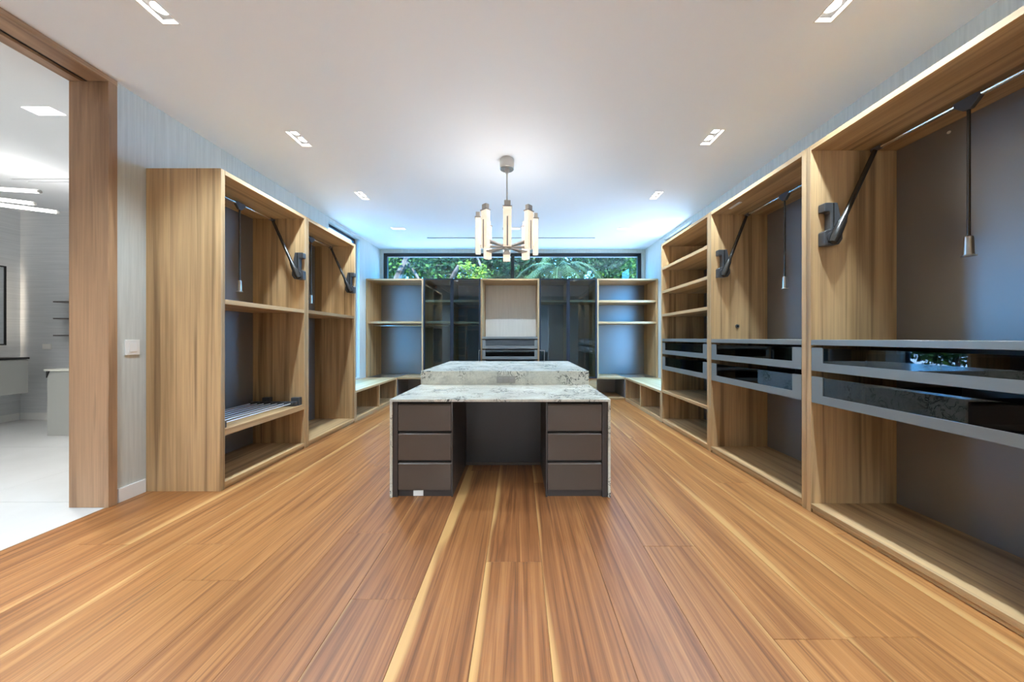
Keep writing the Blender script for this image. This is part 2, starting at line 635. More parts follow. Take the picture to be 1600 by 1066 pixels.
# ---- floorboards
fl = box('floor', XL, XR, YF, YB, -0.10, -0.013, 'subfloor', None, 0)
fl['kind'] = 'structure'
PW, P0 = 0.31, -0.188
JOINT = {0: 1.75, 5: 1.309, -3: 2.008, -5: 1.616, -8: 1.896, 3: 1.88, 6: 2.70, -7: 2.917, -2: 4.1, -1: 0.35, 1: 0.1, 2: 3.3,
         4: 3.9, -4: 0.45, -6: 4.5, -9: 0.6, 7: 2.0}
SHADE_TONE = {-1: 0.85, 0: 0.80, 1: 0.80, -2: 0.9, 2: 0.75, -3: 0.65, 3: 0.55, -4: 0.25, 4: 0.15, 5: 0.10, 6: 0.0, 7: 0.0, -5: 0.15,
        -6: 0.05, -7: 0.2, -8: 0.35, -9: 0.2}  # browner boards by the island: own tone plus shade put into it
SAP = {-1: -0.13, 0: -0.05, 1: -0.035, 5: -0.08, 6: -0.06, 7: -0.06, -2: -0.035, -6: -0.06, -8: 0.05, 3: 0.03}
rp = random.Random(4)
for k in range(-10, 10):
    x0, x1 = P0 + k * PW, P0 + (k + 1) * PW
    cx0, cx1 = max(x0, XL + 0.003), min(x1, XR - 0.003)
    if cx1 - cx0 < 0.02:
        continue
    j = JOINT.get(k, 0.5 + rp.random() * 2)
    cuts = [YF]
    y = j - 2.6 * 3
    while y < 6.84:
        if y > YF + 0.2 and y < 6.5:
            cuts.append(y)
        y += 2.6
    cuts.append(YB - 0.01)
    for i, (ya, yb) in enumerate(zip(cuts, cuts[1:])):
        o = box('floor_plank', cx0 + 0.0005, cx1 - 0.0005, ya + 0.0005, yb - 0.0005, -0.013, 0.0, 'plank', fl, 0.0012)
        o['shade_tone'] = min(1.0, max(0.0, SHADE_TONE.get(k, 0.3) + rp.uniform(-0.12, 0.12)))
        s = SAP.get(k, 0.0)
        o['sap'] = float(s)

# ---- baseboard on the left wall
bb = box('baseboard_left', XL, XL + 0.014, 2.37, 2.545, 0.0, 0.105, 'white')
bb['kind'] = 'structure'

# ---- doorway lining
d1 = empty('door_1', (XL - 0.13, 1.6, 0), kind='structure')
box('jamb', XLO + 0.0, XL + 0.022, 2.305, 2.358, 0.0, 3.138, WALNUT['Z'], d1, 0.002)
box('jamb', XLO + 0.0, XL + 0.022, DOOR[0] + 0.002, DOOR[0] + 0.055, 0.0, 3.138, WALNUT['Z'], d1, 0.002)
box('head_lining', XL - 0.135, XL + 0.022, DOOR[0] + 0.002, 2.358, 3.14, 3.178, WALNUT['Y'], d1, 0.001)
box('head_lining', XLO, XL - 0.185, DOOR[0] + 0.002, 2.358, 3.14, 3.178, WALNUT['Y'], d1, 0.001)
box('sliding_track', XL - 0.185, XL - 0.135, DOOR[0] + 0.002, 2.358, 3.160, 3.178, 'black', d1, 0)
box('threshold', XL + 0.0005, XL + 0.012, DOOR[0], 2.30, -0.012, 0.003, WALNUT['Y'], d1, 0.001)

# ---- windows


def frame_window(name, axis, a0, a1, b0, b1, t0, t1, fw, mulls=(), mfw=0.06, fmat='black'):
    cx = ((a0 + a1) / 2, (b0 + b1) / 2, (t0 + t1) / 2)
    loc = {'x': (cx[2], cx[0], b0), 'y': (cx[0], cx[2], b0)}[axis]
    w = empty(name, loc, kind='structure')
    edges = [a0 + fw] + [v for m in mulls for v in (m - mfw / 2, m + mfw / 2)] + [a1 - fw]
    hl = [(edges[2 * i], edges[2 * i + 1], b0 + fw, b1 - fw) for i in range(len(edges) // 2)]
    panel('window_frame', axis, a0, a1, b0, b1, t0, t1, fmat, w, hl)
    tm = (t0 + t1) / 2
    for h in hl:
        panel('window_pane', axis, h[0], h[1], h[2], h[3], tm - 0.004, tm + 0.004, 'window_glass', w)
    return w


frame_window('window_1', 'y', BW[0] + 0.002, BW[1] - 0.002, BW[2] + 0.002, BW[3] - 0.002, YB + 0.03, YB + 0.10, 0.074, (-0.155,), 0.075)
frame_window('window_2', 'x', LW[0] + 0.002, LW[1] - 0.002, LW[2] + 0.002, LW[3] - 0.002, XL - 0.125, XL - 0.085, 0.05, (), fmat='door_metal')
frame_window('window_3', 'x', LW[0] + 0.002, LW[1] - 0.002, LW[2] + 0.002, LW[3] - 0.002, XR + 0.085, XR + 0.125, 0.05, (), fmat='door_metal')

# ---- unseen room added behind the viewer to throw fill light in
QY0, QY1 = -6.2, YF - 0.201
panel('floor_fill_room', 'z', XLO, XRO, QY0, QY1, -0.10, 0.0, 'fill_floor', None, (), 'structure')
panel('floor_doorway', 'z', FW[0], FW[1], YF - 0.2, YF - 0.001, -0.10, 0.0, WALNUT['Y'], None, (), 'structure')  # floor strip of the added opening
panel('ceiling_fill_room', 'z', XLO, XRO, QY0, QY1, HC, HC + 0.16, 'ceiling', None, (), 'structure')
panel('wall_fill_room_left', 'x', QY0, QY1, 0, HC, XLO, XLO + 0.12, 'fill_wall', None, (), 'structure')
panel('wall_fill_room_right', 'x', QY0, QY1, 0, HC, XRO - 0.12, XRO, 'fill_wall', None, (), 'structure')
panel('wall_fill_room_front', 'y', XLO, XRO, 0, HC, QY0 - 0.12, QY0 - 0.001, 'fill_wall', None, (), 'structure')
for bx in (-1.9, -0.2, 1.5):
    for by in (-3.2, -4.7):
        e = empty('recessed_spotlight', (bx, by, HC), 'added round fill spotlight in the made-up room behind the viewer', 'ceiling light', 'added fill spotlights')
        link('trim', tube_bm([(bx, by, HC - 0.001), (bx, by, HC - 0.006)], 0.06, 20), 'plastic_white', e, smooth=True)
        link('lamp', tube_bm([(bx, by, HC - 0.0062), (bx, by, HC - 0.009)], 0.045, 20), 'lamp', e)
        la = bpy.data.lights.new('fill_spot', 'SPOT')
        la.energy = FILL_W
        la.spot_size = math.radians(140)
        la.spot_blend = 0.5
        la.shadow_soft_size = 0.045
        la.color = (0.74, 0.89, 1.0)
        lo = bpy.data.objects.new('lamp_light', la)
        COL.objects.link(lo)
        lo.parent = e
        lo.location = (0, 0, -0.02)

# ---- linear air slot in the ceiling
dif = box('air_slot', SLOT[0] + 0.001, SLOT[1] - 0.001, SLOT[2] + 0.001, SLOT[3] - 0.001, HC + 0.012, HC + 0.05, 'black')
tag(dif, 'long thin black air slot in the ceiling before the high window', 'air vent')

# ================================================================== BATHROOM BEYOND THE DOORWAY
BX0, BX1, BY0, BY1 = -7.62, XLO, -1.2, 4.785
CX0, CY0 = -5.55, 4.11         # unseen courtyard corner added to bring skylight to the left window
panel('wall_bathroom_back', 'y', BX0 - 0.15, CX0 - 0.121, 0, HC, BY1, BY1 + 0.12, 'bath_wall', None, (), 'structure')
panel('wall_bathroom_right', 'x', CY0, BY1 + 0.12, 0, HC, CX0 - 0.12, CX0 - 0.03, 'bath_wall', None, (), 'structure')
panel('wall_bathroom_step', 'y', CX0 - 0.029, BX1 - 0.001, 0, HC, CY0, CY0 + 0.09, 'bath_wall', None, (), 'structure')
panel('wall_added_court_step', 'y', CX0 - 0.029, BX1 - 0.001, -0.12, HC + 0.16, CY0 + 0.091, CY0 + 0.12, 'white', None, (), 'structure')  # white outer face added to bounce skylight
panel('wall_added_court_side', 'x', CY0 + 0.121, BY1 + 0.12, -0.12, HC + 0.16, CX0 - 0.029, CX0, 'white', None, (), 'structure')
panel('wall_bathroom_left', 'x', BY0, BY1 - 0.001, 0, HC, BX0 - 0.15, BX0, 'bath_wall', None, (), 'structure')
panel('wall_bathroom_front', 'y', BX0 - 0.15, BX1 - 0.001, 0, HC, BY0 - 0.12, BY0, 'bath_wall', None, (), 'structure')
BDL = (-4.05, 2.67)
panel('ceiling_bathroom', 'z', BX0 - 0.15, BX1 - 0.001, BY0 - 0.12, BY1 + 0.12, HC, HC + 0.16, 'ceiling', None,
      [(BDL[0] - 0.12, BDL[0] + 0.12, BDL[1] - 0.05, BDL[1] + 0.05), (-6.2, -4.2, 3.80, 3.825), (-6.1, -4.2, 3.87, 3.895),
       (CX0, 9, CY0 + 0.12, 9)], 'structure')
bs = box('air_slot', -6.199, -4.201, 3.801, 3.824, HC + 0.012, HC + 0.05, 'black')
tag(bs, 'nearer of two thin air slots in the bathroom ceiling', 'air vent')
bs = box('air_slot', -6.099, -4.201, 3.871, 3.894, HC + 0.012, HC + 0.05, 'black')
tag(bs, 'farther of two thin air slots in the bathroom ceiling', 'air vent')
bfl = panel('floor_bathroom', 'z', BX0, XL, BY0, BY1, -0.10, -0.012, 'grout', None, [(CX0, XLO, CY0 + 0.12, 9)])
bfl['kind'] = 'structure'
tx = XL - 0.001
ix = 0
while tx > BX0 + 0.05:
    x0 = max(tx - 1.2, BX0)
    ty = BY1
    while ty > BY0 + 0.02:
        y0 = max(ty - 1.2, BY0)
        xx1 = min(tx, XL - 0.001)
        if y0 < DOOR[0] or ty > DOOR[1]:
            if tx > XLO:
                # the part inside the wall stays empty except in the doorway
                if ty > DOOR[0] + 0.06 and y0 < 2.30:
                    box('floor_tile', XLO, xx1, max(y0, DOOR[0]) + 0.001, min(ty, 2.36) - 0.001, -0.012, 0.0, 'tile', bfl, 0.001)
                xx1 = XLO
        box('floor_tile', x0 + 0.0015, xx1 - 0.0015, y0 + 0.0015, ty - 0.0015, -0.012, 0.0, 'tile', bfl, 0.001)
        ty -= 1.2
    tx -= 1.2
o = box('baseboard_bathroom_back', BX0 + 0.015, CX0 - 0.125, BY1 - 0.014, BY1, 0, 0.105, 'white'); o['kind'] = 'structure'
o = box('baseboard_bathroom_left', BX0, BX0 + 0.014, BY0, BY1 - 0.015, 0, 0.105, 'white'); o['kind'] = 'structure'

# wall-hung vanity
v = empty('vanity', (-7.33, 3.2, 0.46), 'grey wall-hung vanity with a black top on the far bathroom wall', 'vanity')
box('body', BX0 + 0.001, -7.07, 2.2, 4.50, 0.457, 0.945, 'vanity', v, 0.002)
box('door', -7.069, -7.05, 2.2, 3.34, 0.460, 0.935, 'vanity', v, 0.002)
box('door', -7.069, -7.05, 3.345, 4.50, 0.460, 0.935, 'vanity', v, 0.002)
box('worktop', BX0 + 0.001, -7.045, 2.19, 4.51, 0.946, 0.972, 'black', v, 0.002)
# floor-standing cabinet with pale top
v = empty('bathroom_cabinet', (-5.3, 4.3, 0), 'grey floor-standing bathroom cabinet with a pale top beside the doorway post', 'cabinet')
box('side_panel', -6.02, CX0 - 0.128, 3.995, 4.02, 0.001, 0.825, 'vanity', v, 0.002)
box('body', -6.0, CX0 - 0.13, 4.021, 4.765, 0.001, 0.825, 'vanity', v, 0.002)
box('worktop', -6.045, CX0 - 0.126, 3.98, 4.768, 0.826, 0.85, 'vanity_top', v, 0.002)
o = link('edge_profile', prism_bm([(-6.02, 0.825), (-5.985, 0.825), (-6.02, 0.74)], 'y', 3.985, 3.9945), 'black', v)
# backlit mirror
v = empty('mirror', (BX0 + 0.04, 3.4, 1.16), 'tall backlit mirror hanging above the wall-hung vanity', 'mirror')
box('mirror_glass', BX0 + 0.045, BX0 + 0.055, 2.3, 4.60, 1.16, 2.285, 'mirror', v, 0.001)
panel('mirror_frame', 'x', 2.28, 4.62, 1.14, 2.305, BX0 + 0.03, BX0 + 0.06, 'black', v, [(2.3, 4.60, 1.16, 2.285)])
box('backlight', BX0 + 0.012, BX0 + 0.025, 2.34, 4.57, 1.2, 2.25, 'glow', v, 0)
# glass shelves
for z, w in ((1.786, 'uppermost'), (1.536, 'middle'), (1.284, 'lowest')):
    s = box('wall_shelf', -6.93, -6.05, 4.655, 4.784, z - 0.009, z + 0.009, 'taupe_dark')
    tag(s, w + ' of three thin dark shelves on the bathroom wall', 'shelf', 'bathroom wall shelves')
o = box('wall_outlet', -7.27, -7.14, BY1 - 0.010, BY1 - 0.0005, 1.075, 1.155, 'plastic_white', None, 0.002)
tag(o, 'small white outlet plate on the bathroom wall over the black vanity top', 'outlet')
# linear ceiling fixture
v = empty('linear_chandelier', (-5.75, 3.55, 2.87), 'ceiling light of crossing glowing white bars in the bathroom', 'ceiling light')
for a, b in (((-6.02, 3.33, 2.86), (-5.29, 3.45, 2.86)), ((-6.12, 3.36, 2.80), (-5.61, 3.62, 2.80)), ((-6.3, 3.36, 2.77), (-5.52, 3.74, 2.75))):
    A, B = Vector(a), Vector(b)
    d = (B - A).normalized()
    tube('light_bar', [A, B], 0.020, 'tube', v, 8)
    tube('end_cap', [B + d * 0.001, B + d * 0.012], 0.020, 'nickel', v, 8)
tube('stem', [(-5.85, 3.46, 2.80), (-5.85, 3.46, HC - 0.03)], 0.008, 'nickel', v, 8)
tube('ceiling_plate', [(-5.85, 3.46, HC - 0.03), (-5.85, 3.46, HC)], 0.06, 'white', v, 16)
la = bpy.data.lights.new('bathroom_bar_light', 'POINT')
la.energy = 3
la.shadow_soft_size = 0.25
la.color = (1.0, 0.97, 0.93)
lo = bpy.data.objects.new('bar_light', la)
COL.objects.link(lo)
lo.parent = v
lo.location = (0.1, 0, -0.25)
# recessed bathroom light
v = empty('recessed_spotlight', (BDL[0], BDL[1], HC), 'rectangular recessed ceiling spotlight in the bathroom', 'ceiling light')
box('lamp', BDL[0] - 0.119, BDL[0] + 0.119, BDL[1] - 0.049, BDL[1] + 0.049, HC + 0.01, HC + 0.03, 'lamp', v, 0)
for (lx, ly) in ((BDL[0], BDL[1]), (-5.6, 1.2), (-4.3, 0.6)):  # last two are unseen extra spots without a fitting
    la = bpy.data.lights.new('bathroom_spot', 'SPOT')
    la.energy = 72
    la.spot_size = math.radians(130)
    la.spot_blend = 0.7
    la.shadow_soft_size = 0.05
    la.color = (1.0, 0.97, 0.93)
    lo = bpy.data.objects.new('lamp_light', la)
    COL.objects.link(lo)
    lo.parent = v
    lo.location = (lx - BDL[0], ly - BDL[1], -0.01)

# ================================================================== CABINETS
T = 0.036      # board thickness
G = 0.002      # clearance


def lift(side, ya, yb, xr, zr, xh, label):
    """pull-down wardrobe lift between the side boards at ya (near) and yb (far); side -1 left, +1 right"""
    s = side
    yc = (ya + yb) / 2
    f0 = xh - s * 0.017      # front of the gear housing
    xh = f0 + s * 0.056      # pivot
    e = empty('wardrobe_lift', (xr, yc, 1.7), label, 'wardrobe lift', 'pull-down wardrobe lifts')
    zp = 1.955
    for (y, d) in ((yb - G, -1),):
        # C-shaped gear housing open to the front of the cabinet (front = -s in x)
        f = f0
        pts = [(f, 2.195), (f + s * 0.012, 2.20), (f + s * 0.095, 2.20), (f + s * 0.112, 2.12), (f + s * 0.118, 2.02), (f + s * 0.13, 1.985),
               (f + s * 0.13, 1.945), (f + s * 0.105, 1.908), (f + s * 0.06, 1.90), (f, 1.90), (f, 1.995), (f + s * 0.014, 2.005), (f + s * 0.045, 2.012),
               (f + s * 0.045, 2.125), (f + s * 0.038, 2.138), (f, 2.138)]
        if s < 0:
            pts = pts[::-1]
        h = link('gear_housing', prism_bm(pts, 'y', min(y, y + d * 0.05), max(y, y + d * 0.05), 0.004), 'lift', e)
        c = link('housing_rib', box_bm(f + s * 0.06, f + s * 0.066, y + d * 0.0502, y + d * 0.054, 2.03, 2.195), 'lift_arm', h)
        yy = y + d * 0.068
        arm_a = Vector((xh, yy, zp))
        arm_b = Vector((xr, yy, zr))
        dv = (arm_b - arm_a).normalized()
        a = link('arm', tube_bm([arm_a - dv * 0.045, arm_a, arm_a + dv * 0.11, arm_a + dv * 0.16, arm_b - dv * 0.01, arm_b],
                                [0.024, 0.031, 0.027, 0.0165, 0.0140, 0.016], 12), 'lift_arm', e, smooth=True)
        link('pivot_cap', tube_bm([(xh, y + d * 0.0502, zp), (xh, y + d * 0.062, zp)], 0.042, 16), 'lift', h, smooth=True)
        link('rail_socket', tube_bm([(xr, yy - d * 0.02, zr), (xr, yy + d * 0.035, zr)], 0.017, 12), 'lift', a, smooth=True)
    tube('rail', [(xr, ya + 0.012, zr), (xr, yb - 0.09, zr)], 0.0125, 'chrome', e, 12)
    tube('rail_socket', [(xr, ya + 0.001, zr), (xr, ya + 0.02, zr)], 0.02, 'lift', e, 14)
    hb = link('handle_bracket', prism_bm([(yc - 0.055, zr + 0.014), (yc + 0.055, zr + 0.014), (yc + 0.052, zr - 0.012), (yc + 0.014, zr - 0.055), (yc - 0.014, zr - 0.055), (yc - 0.052, zr - 0.012)],
                                         'x', xr - 0.013, xr + 0.013, 0.002), 'lift', e)
    tube('pull_rod', [(xr, yc, zr - 0.04), (xr, yc, 1.80)], 0.0072, 'lift_arm', e, 10)
    link('grip', tube_bm([(xr, yc, 1.812), (xr, yc, 1.806), (xr, yc, 1.715), (xr, yc, 1.708), (xr, yc, 1.702), (xr, yc, 1.700)],
                         [0.012, 0.0175, 0.020, 0.020, 0.028, 0.028], 16), 'nickel', e, smooth=True)
    return e


def glass_drawer(parent, axis, a0, a1, z0, z1, front, inward, depth, marg=0.08, rail=0.057):
    """U-framed glass-fronted drawer: axis is the direction the front faces; a0..a1 along the front"""
    t = 0.02 * inward
    hole = (a0 + marg, a1 - marg, z0 + rail, z1 + 1)
    d = panel('drawer', axis, a0, a1, z0, z1, min(front, front + t), max(front, front + t), 'metal_grey', parent, [hole])
    g0, g1 = sorted((front + 0.006 * inward, front + 0.013 * inward))
    panel('drawer_pane', axis, a0 + marg + 0.0005, a1 - marg - 0.0005, z0 + rail + 0.0005, z1 - 0.004, g0, g1, 'drawer_glass', d)
    # shallow tray behind the glass
    i0, i1 = front + 0.022 * inward, front + depth * inward
    lo, hi = min(i0, i1), max(i0, i1)
    if axis == 'x':
        bm = panel_bm('z', lo, hi, a0 + 0.03, a1 - 0.03, z0 + 0.012, z0 + 0.024)
        link('drawer_tray', bm, 'dark_tray', d)
        for f in (0.36, 0.68):
            ym = a0 + (a1 - a0) * f
            link('tray_divider', box_bm(lo + 0.002, hi - 0.002, ym - 0.005, ym + 0.005, z0 + 0.0245, z1 - 0.03), 'dark_tray', d)
    else:
        bm = panel_bm('z', a0 + 0.03, a1 - 0.03, lo, hi, z0 + 0.012, z0 + 0.024)
        link('drawer_tray', bm, 'dark_tray', d)
    return d


def side_unit(name, label, side, ya, yb, shelves=(), drawers=False, caps=False):
    """tall open cabinet against a side wall between ya and yb"""
    s = side
    xf = XCL if s < 0 else XCR
    xb = (XL if s < 0 else XR) - s * 0.006
    X = lambda d0, d1: sorted((xf + s * d0, xf + s * d1))
    D = abs(xb - xf)
    e = empty(name, ((xf + xb) / 2, (ya + yb) / 2, 0), label, 'wardrobe')
    x = X(0, D)
    box('side_panel', x[0], x[1], ya, ya + T, 0, ZTOP, OAK['Z'], e)
    box('side_panel', x[0], x[1], yb - T, yb, 0, ZTOP, OAK['Z'], e)
    box('top_panel', x[0], x[1], ya + T + 0.0004, yb - T - 0.0004, ZTOP - T, ZTOP, OAK['Y'], e)
    box('bottom_panel', x[0], x[1], ya + T + 0.0004, yb - T - 0.0004, 0.028, 0.062, OAK['Y'], e)
    k = X(0.012, 0.03)
    box('plinth', k[0], k[1], ya + T + 0.0004, yb - T - 0.0004, 0.0, 0.0275, OAK['Y'], e)
    k = X(D - 0.03, D - 0.018)
    box('back_panel', k[0], k[1], ya + T + 0.0004, yb - T - 0.0004, 0.0625, ZTOP - T - 0.0005, 'back', e)
    for z, th in shelves:
        k = X(0.0015, D - 0.031)
        box('shelf', k[0], k[1], ya + T + 0.0006, yb - T - 0.0006, z - th, z, OAK['Y'], e)
    if drawers:
        k = X(0.0, D - 0.031)
        box('drawer_cover', k[0], k[1], ya + T + 0.0006, yb - T - 0.0006, 1.198, 1.236, 'metal_grey', e)
        a0, a1 = ya + T + 0.003, yb - T - 0.003
        for z0, z1 in ((1.015, 1.180), (0.788, 0.975)):
            glass_drawer(e, 'x', a0, a1, z0, z1, xf + s * 0.002, s, D - 0.04)
        k = X(0.03, 0.04)
    if caps:
        for f in caps:
            ym = ya + (yb - ya) * f
            k = X(D - 0.034, D - 0.0305)
            link('fixing_cap', tube_bm([(k[0], ym, ZTOP - T - 0.05), (k[1], ym, ZTOP - T - 0.05)], 0.009, 10), 'plastic_white', e, smooth=True)
    return e


# left side
A1 = side_unit('wardrobe', 'nearest tall oak wardrobe on the left with trouser rack and upper shelf', -1, 2.55, 3.575, [(1.567, 0.038)])
box('shelf', XCL - 0.575, XCL - 0.002, 2.55 + T + 0.001, 3.575 - T - 0.001, 0.442, 0.497, OAK['Y'], A1)
A2 = side_unit('wardrobe', 'second tall oak wardrobe on the left with one shelf, beside the low bench', -1, 3.577, 4.645, [(1.57, 0.038)])
lift(-1, 2.55 + T, 3.575 - T, -2.735, 2.555, -2.425, 'black pull-down hanging rail lift in the nearest left wardrobe')
lift(-1, 3.577 + T, 4.645 - T, -2.735, 2.555, -2.425, 'black pull-down hanging rail lift in the left wardrobe beside the bench')

# right side
YA = [1.17, 2.288, 3.462, 4.64]
B1 = side_unit('wardrobe', 'nearest oak wardrobe on the right with two glass-front drawers, cut by the picture edge', 1, YA[0], YA[1] - 0.001, (), True, (0.28, 0.72))
B2 = side_unit('wardrobe', 'middle oak wardrobe on the right with lift and two glass-front drawers', 1, YA[1] + 0.001, YA[2] - 0.001, (), True, (0.45,))
B3 = side_unit('shelf_cabinet', 'tall oak shelf cabinet on the right with stacked shelves and two short drawers', 1, YA[2] + 0.001, YA[3],
               [(2.282, 0.038), (1.938, 0.038), (1.598, 0.038), (0.485, 0.034)], True)
lift(1, YA[0] + T, YA[1] - T - 0.001, 2.475, 2.562, 2.155, 'black pull-down hanging rail lift in the nearest right wardrobe')
lift(1, YA[1] + T + 0.001, YA[2] - T - 0.001, 2.43, 2.563, 2.155, 'black pull-down hanging rail lift in the middle right wardrobe')
# cable grommet and top tag in the middle right wardrobe
g = link('grommet', tube_bm([(2.376, YA[2] - 0.002 - T, 1.376), (2.376, YA[2] - 0.008 - T, 1.376)], 0.022, 16), 'nickel', B2, smooth=True)
link('grommet_hole', tube_bm([(2.376, YA[2] - 0.0082 - T, 1.376), (2.376, YA[2] - 0.010 - T, 1.376)], 0.011, 12), 'black', g, smooth=True)
box('white_tag', 2.17, 2.20, 3.10, 3.26, ZTOP - T - 0.006, ZTOP - T - 0.0005, 'plastic_white', B2)

# trouser rack on the low shelf of the nearest left wardrobe
tr = empty('trouser_rack', (-2.72, 3.06, 0.498), 'pull-out trouser rack of thin chrome rods on the low shelf of the left wardrobe', 'trouser rack')
box('end_rail', -2.97, -2.455, 3.44, 3.47, 0.499, 0.548, 'lift', tr, 0.003)
box('end_rail', -2.97, -2.455, 2.60, 2.63, 0.499, 0.548, 'lift', tr, 0.003)
for i in range(7):
    x = -2.93 + i * 0.073
    tube('rod', [(x, 2.632, 0.533), (x, 3.43, 0.533)], 0.0058, 'satin', tr, 8)
    tube('rod_tip', [(x, 3.405, 0.533), (x, 3.439, 0.533)], 0.0145, 'lift', tr, 8)
box('slide_block', -2.86, -2.78, 3.478, 3.53, 0.499, 0.585, 'lift', tr, 0.004)
box('slide_block', -2.54, -2.45, 3.478, 3.53, 0.499, 0.585, 'lift', tr, 0.004)
box('slide_block', -2.54, -2.45, 2.59, 2.598, 0.499, 0.585, 'lift', tr, 0.002)


# ---- low benches under the tall side windows
def bench(side, label):
    s = side
    xf, xb = (XCL, XL + 0.004) if s < 0 else (XCR, XR - 0.004)
    x0, x1 = sorted((xf, xb))
    ya = 4.648 if s < 0 else YA[3] + 0.003
    yb = YCB - 0.001
    e = empty('bench', ((x0 + x1) / 2, (ya + yb) / 2, 0), label, 'bench')
    box('top', x0, x1, ya, yb, 0.432, 0.466, OAK['Y'], e)
    box('bottom_panel', x0, x1, ya, yb, 0.034, 0.062, OAK['Y'], e)
    k = sorted((xf - 0 + s * 0.004, xf + s * 0.022))
    box('plinth', k[0], k[1], ya, yb, 0.0, 0.0335, OAK['Y'], e)
    for y in (ya, 5.425, yb - 0.028):
        box('divider', x0 + (0 if s > 0 else 0.02), x1 - (0.02 if s > 0 else 0), y, y + 0.028, 0.0624, 0.4316, OAK['Z'], e)
    k = sorted((xb - s * 0.018, xb - s * 0.006))
    box('back_panel', k[0], k[1], ya + 0.001, yb - 0.001, 0.0626, 0.4314, 'back', e)
    return e


bench(-1, 'low oak bench with open cubbies under the left window')
bench(1, 'low oak bench with open cubbies under the right window')

# ---- back wall cabinets
ZB = 2.42
YBK = YB - 0.008


def back_unit(name, label, cat, x0, x1, z0, shelves=(), rod=None, low=True):
    e = empty(name, ((x0 + x1) / 2, (YCB + YBK) / 2, 0), label, cat)
    box('side_panel', x0, x0 + 0.03, YCB, YBK, z0, ZB, OAK['Z'], e)
    box('side_panel', x1 - 0.03, x1, YCB, YBK, z0, ZB, OAK['Z'], e)
    box('top_panel', x0 + 0.0304, x1 - 0.0304, YCB, YBK, ZB - 0.03, ZB, OAK['X'], e)
    for z in shelves:
        box('shelf', x0 + 0.0306, x1 - 0.0306, YCB + 0.02, YBK - 0.03, z - 0.042, z, OAK['X'], e)
    if rod:
        tube('hanging_rod', [(x0 + 0.031, 6.46, rod), (x1 - 0.031, 6.46, rod)], 0.013, 'chrome', e, 12)
    return e


XBL0, XBL1 = XL + 0.006, -1.909
C1 = back_unit('open_wardrobe', 'open back-wall wardrobe left of the left glass doors with a hanging rod', 'wardrobe', XBL0, XBL1, 0.467, [1.578], 1.50)
box('back_panel', XBL0 + 0.0305, XBL1 - 0.0305, YBK - 0.028, YBK - 0.012, 0.467, ZB - 0.031, 'back', C1)
box('bottom_panel', XCL + 0.001, XBL1, YCB, YBK, 0.432, 0.466, OAK['X'], C1)
box('floor_panel', XCL + 0.001, XBL1, YCB, YBK, 0.03, 0.062, OAK['X'], C1)
box('plinth', XCL + 0.001, XBL1, YCB + 0.012, YCB + 0.03, 0.0, 0.0295, OAK['X'], C1)
box('side_panel', XCL + 0.001, XCL + 0.016, YCB + 0.001, YBK - 0.029, 0.0625, 0.4315, 'back', C1)
box('back_panel', XCL + 0.001, XBL1, YBK - 0.028, YBK - 0.012, 0.0625, 0.4315, 'back', C1)
XBR0, XBR1 = 1.532, XR - 0.006
C5 = back_unit('open_wardrobe', 'open back-wall wardrobe right of the right glass doors with two shelves', 'wardrobe', XBR0, XBR1, 0.467, [1.996, 1.573])
box('back_panel', XBR0 + 0.0305, XBR1 - 0.0305, YBK - 0.028, YBK - 0.012, 0.467, ZB - 0.031, 'back', C5)
box('bottom_panel', XBR0, XCR - 0.001, YCB, YBK, 0.432, 0.466, OAK['X'], C5)
box('floor_panel', XBR0, XCR - 0.001, YCB, YBK, 0.03, 0.062, OAK['X'], C5)
box('plinth', XBR0, XCR - 0.001, YCB + 0.012, YCB + 0.03, 0.0, 0.0295, OAK['X'], C5)
box('side_panel', XCR - 0.016, XCR - 0.001, YCB + 0.001, YBK - 0.029, 0.0625, 0.4315, 'back', C5)
box('back_panel', XBR0, XCR - 0.001, YBK - 0.028, YBK - 0.012, 0.0625, 0.4315, 'back', C5)


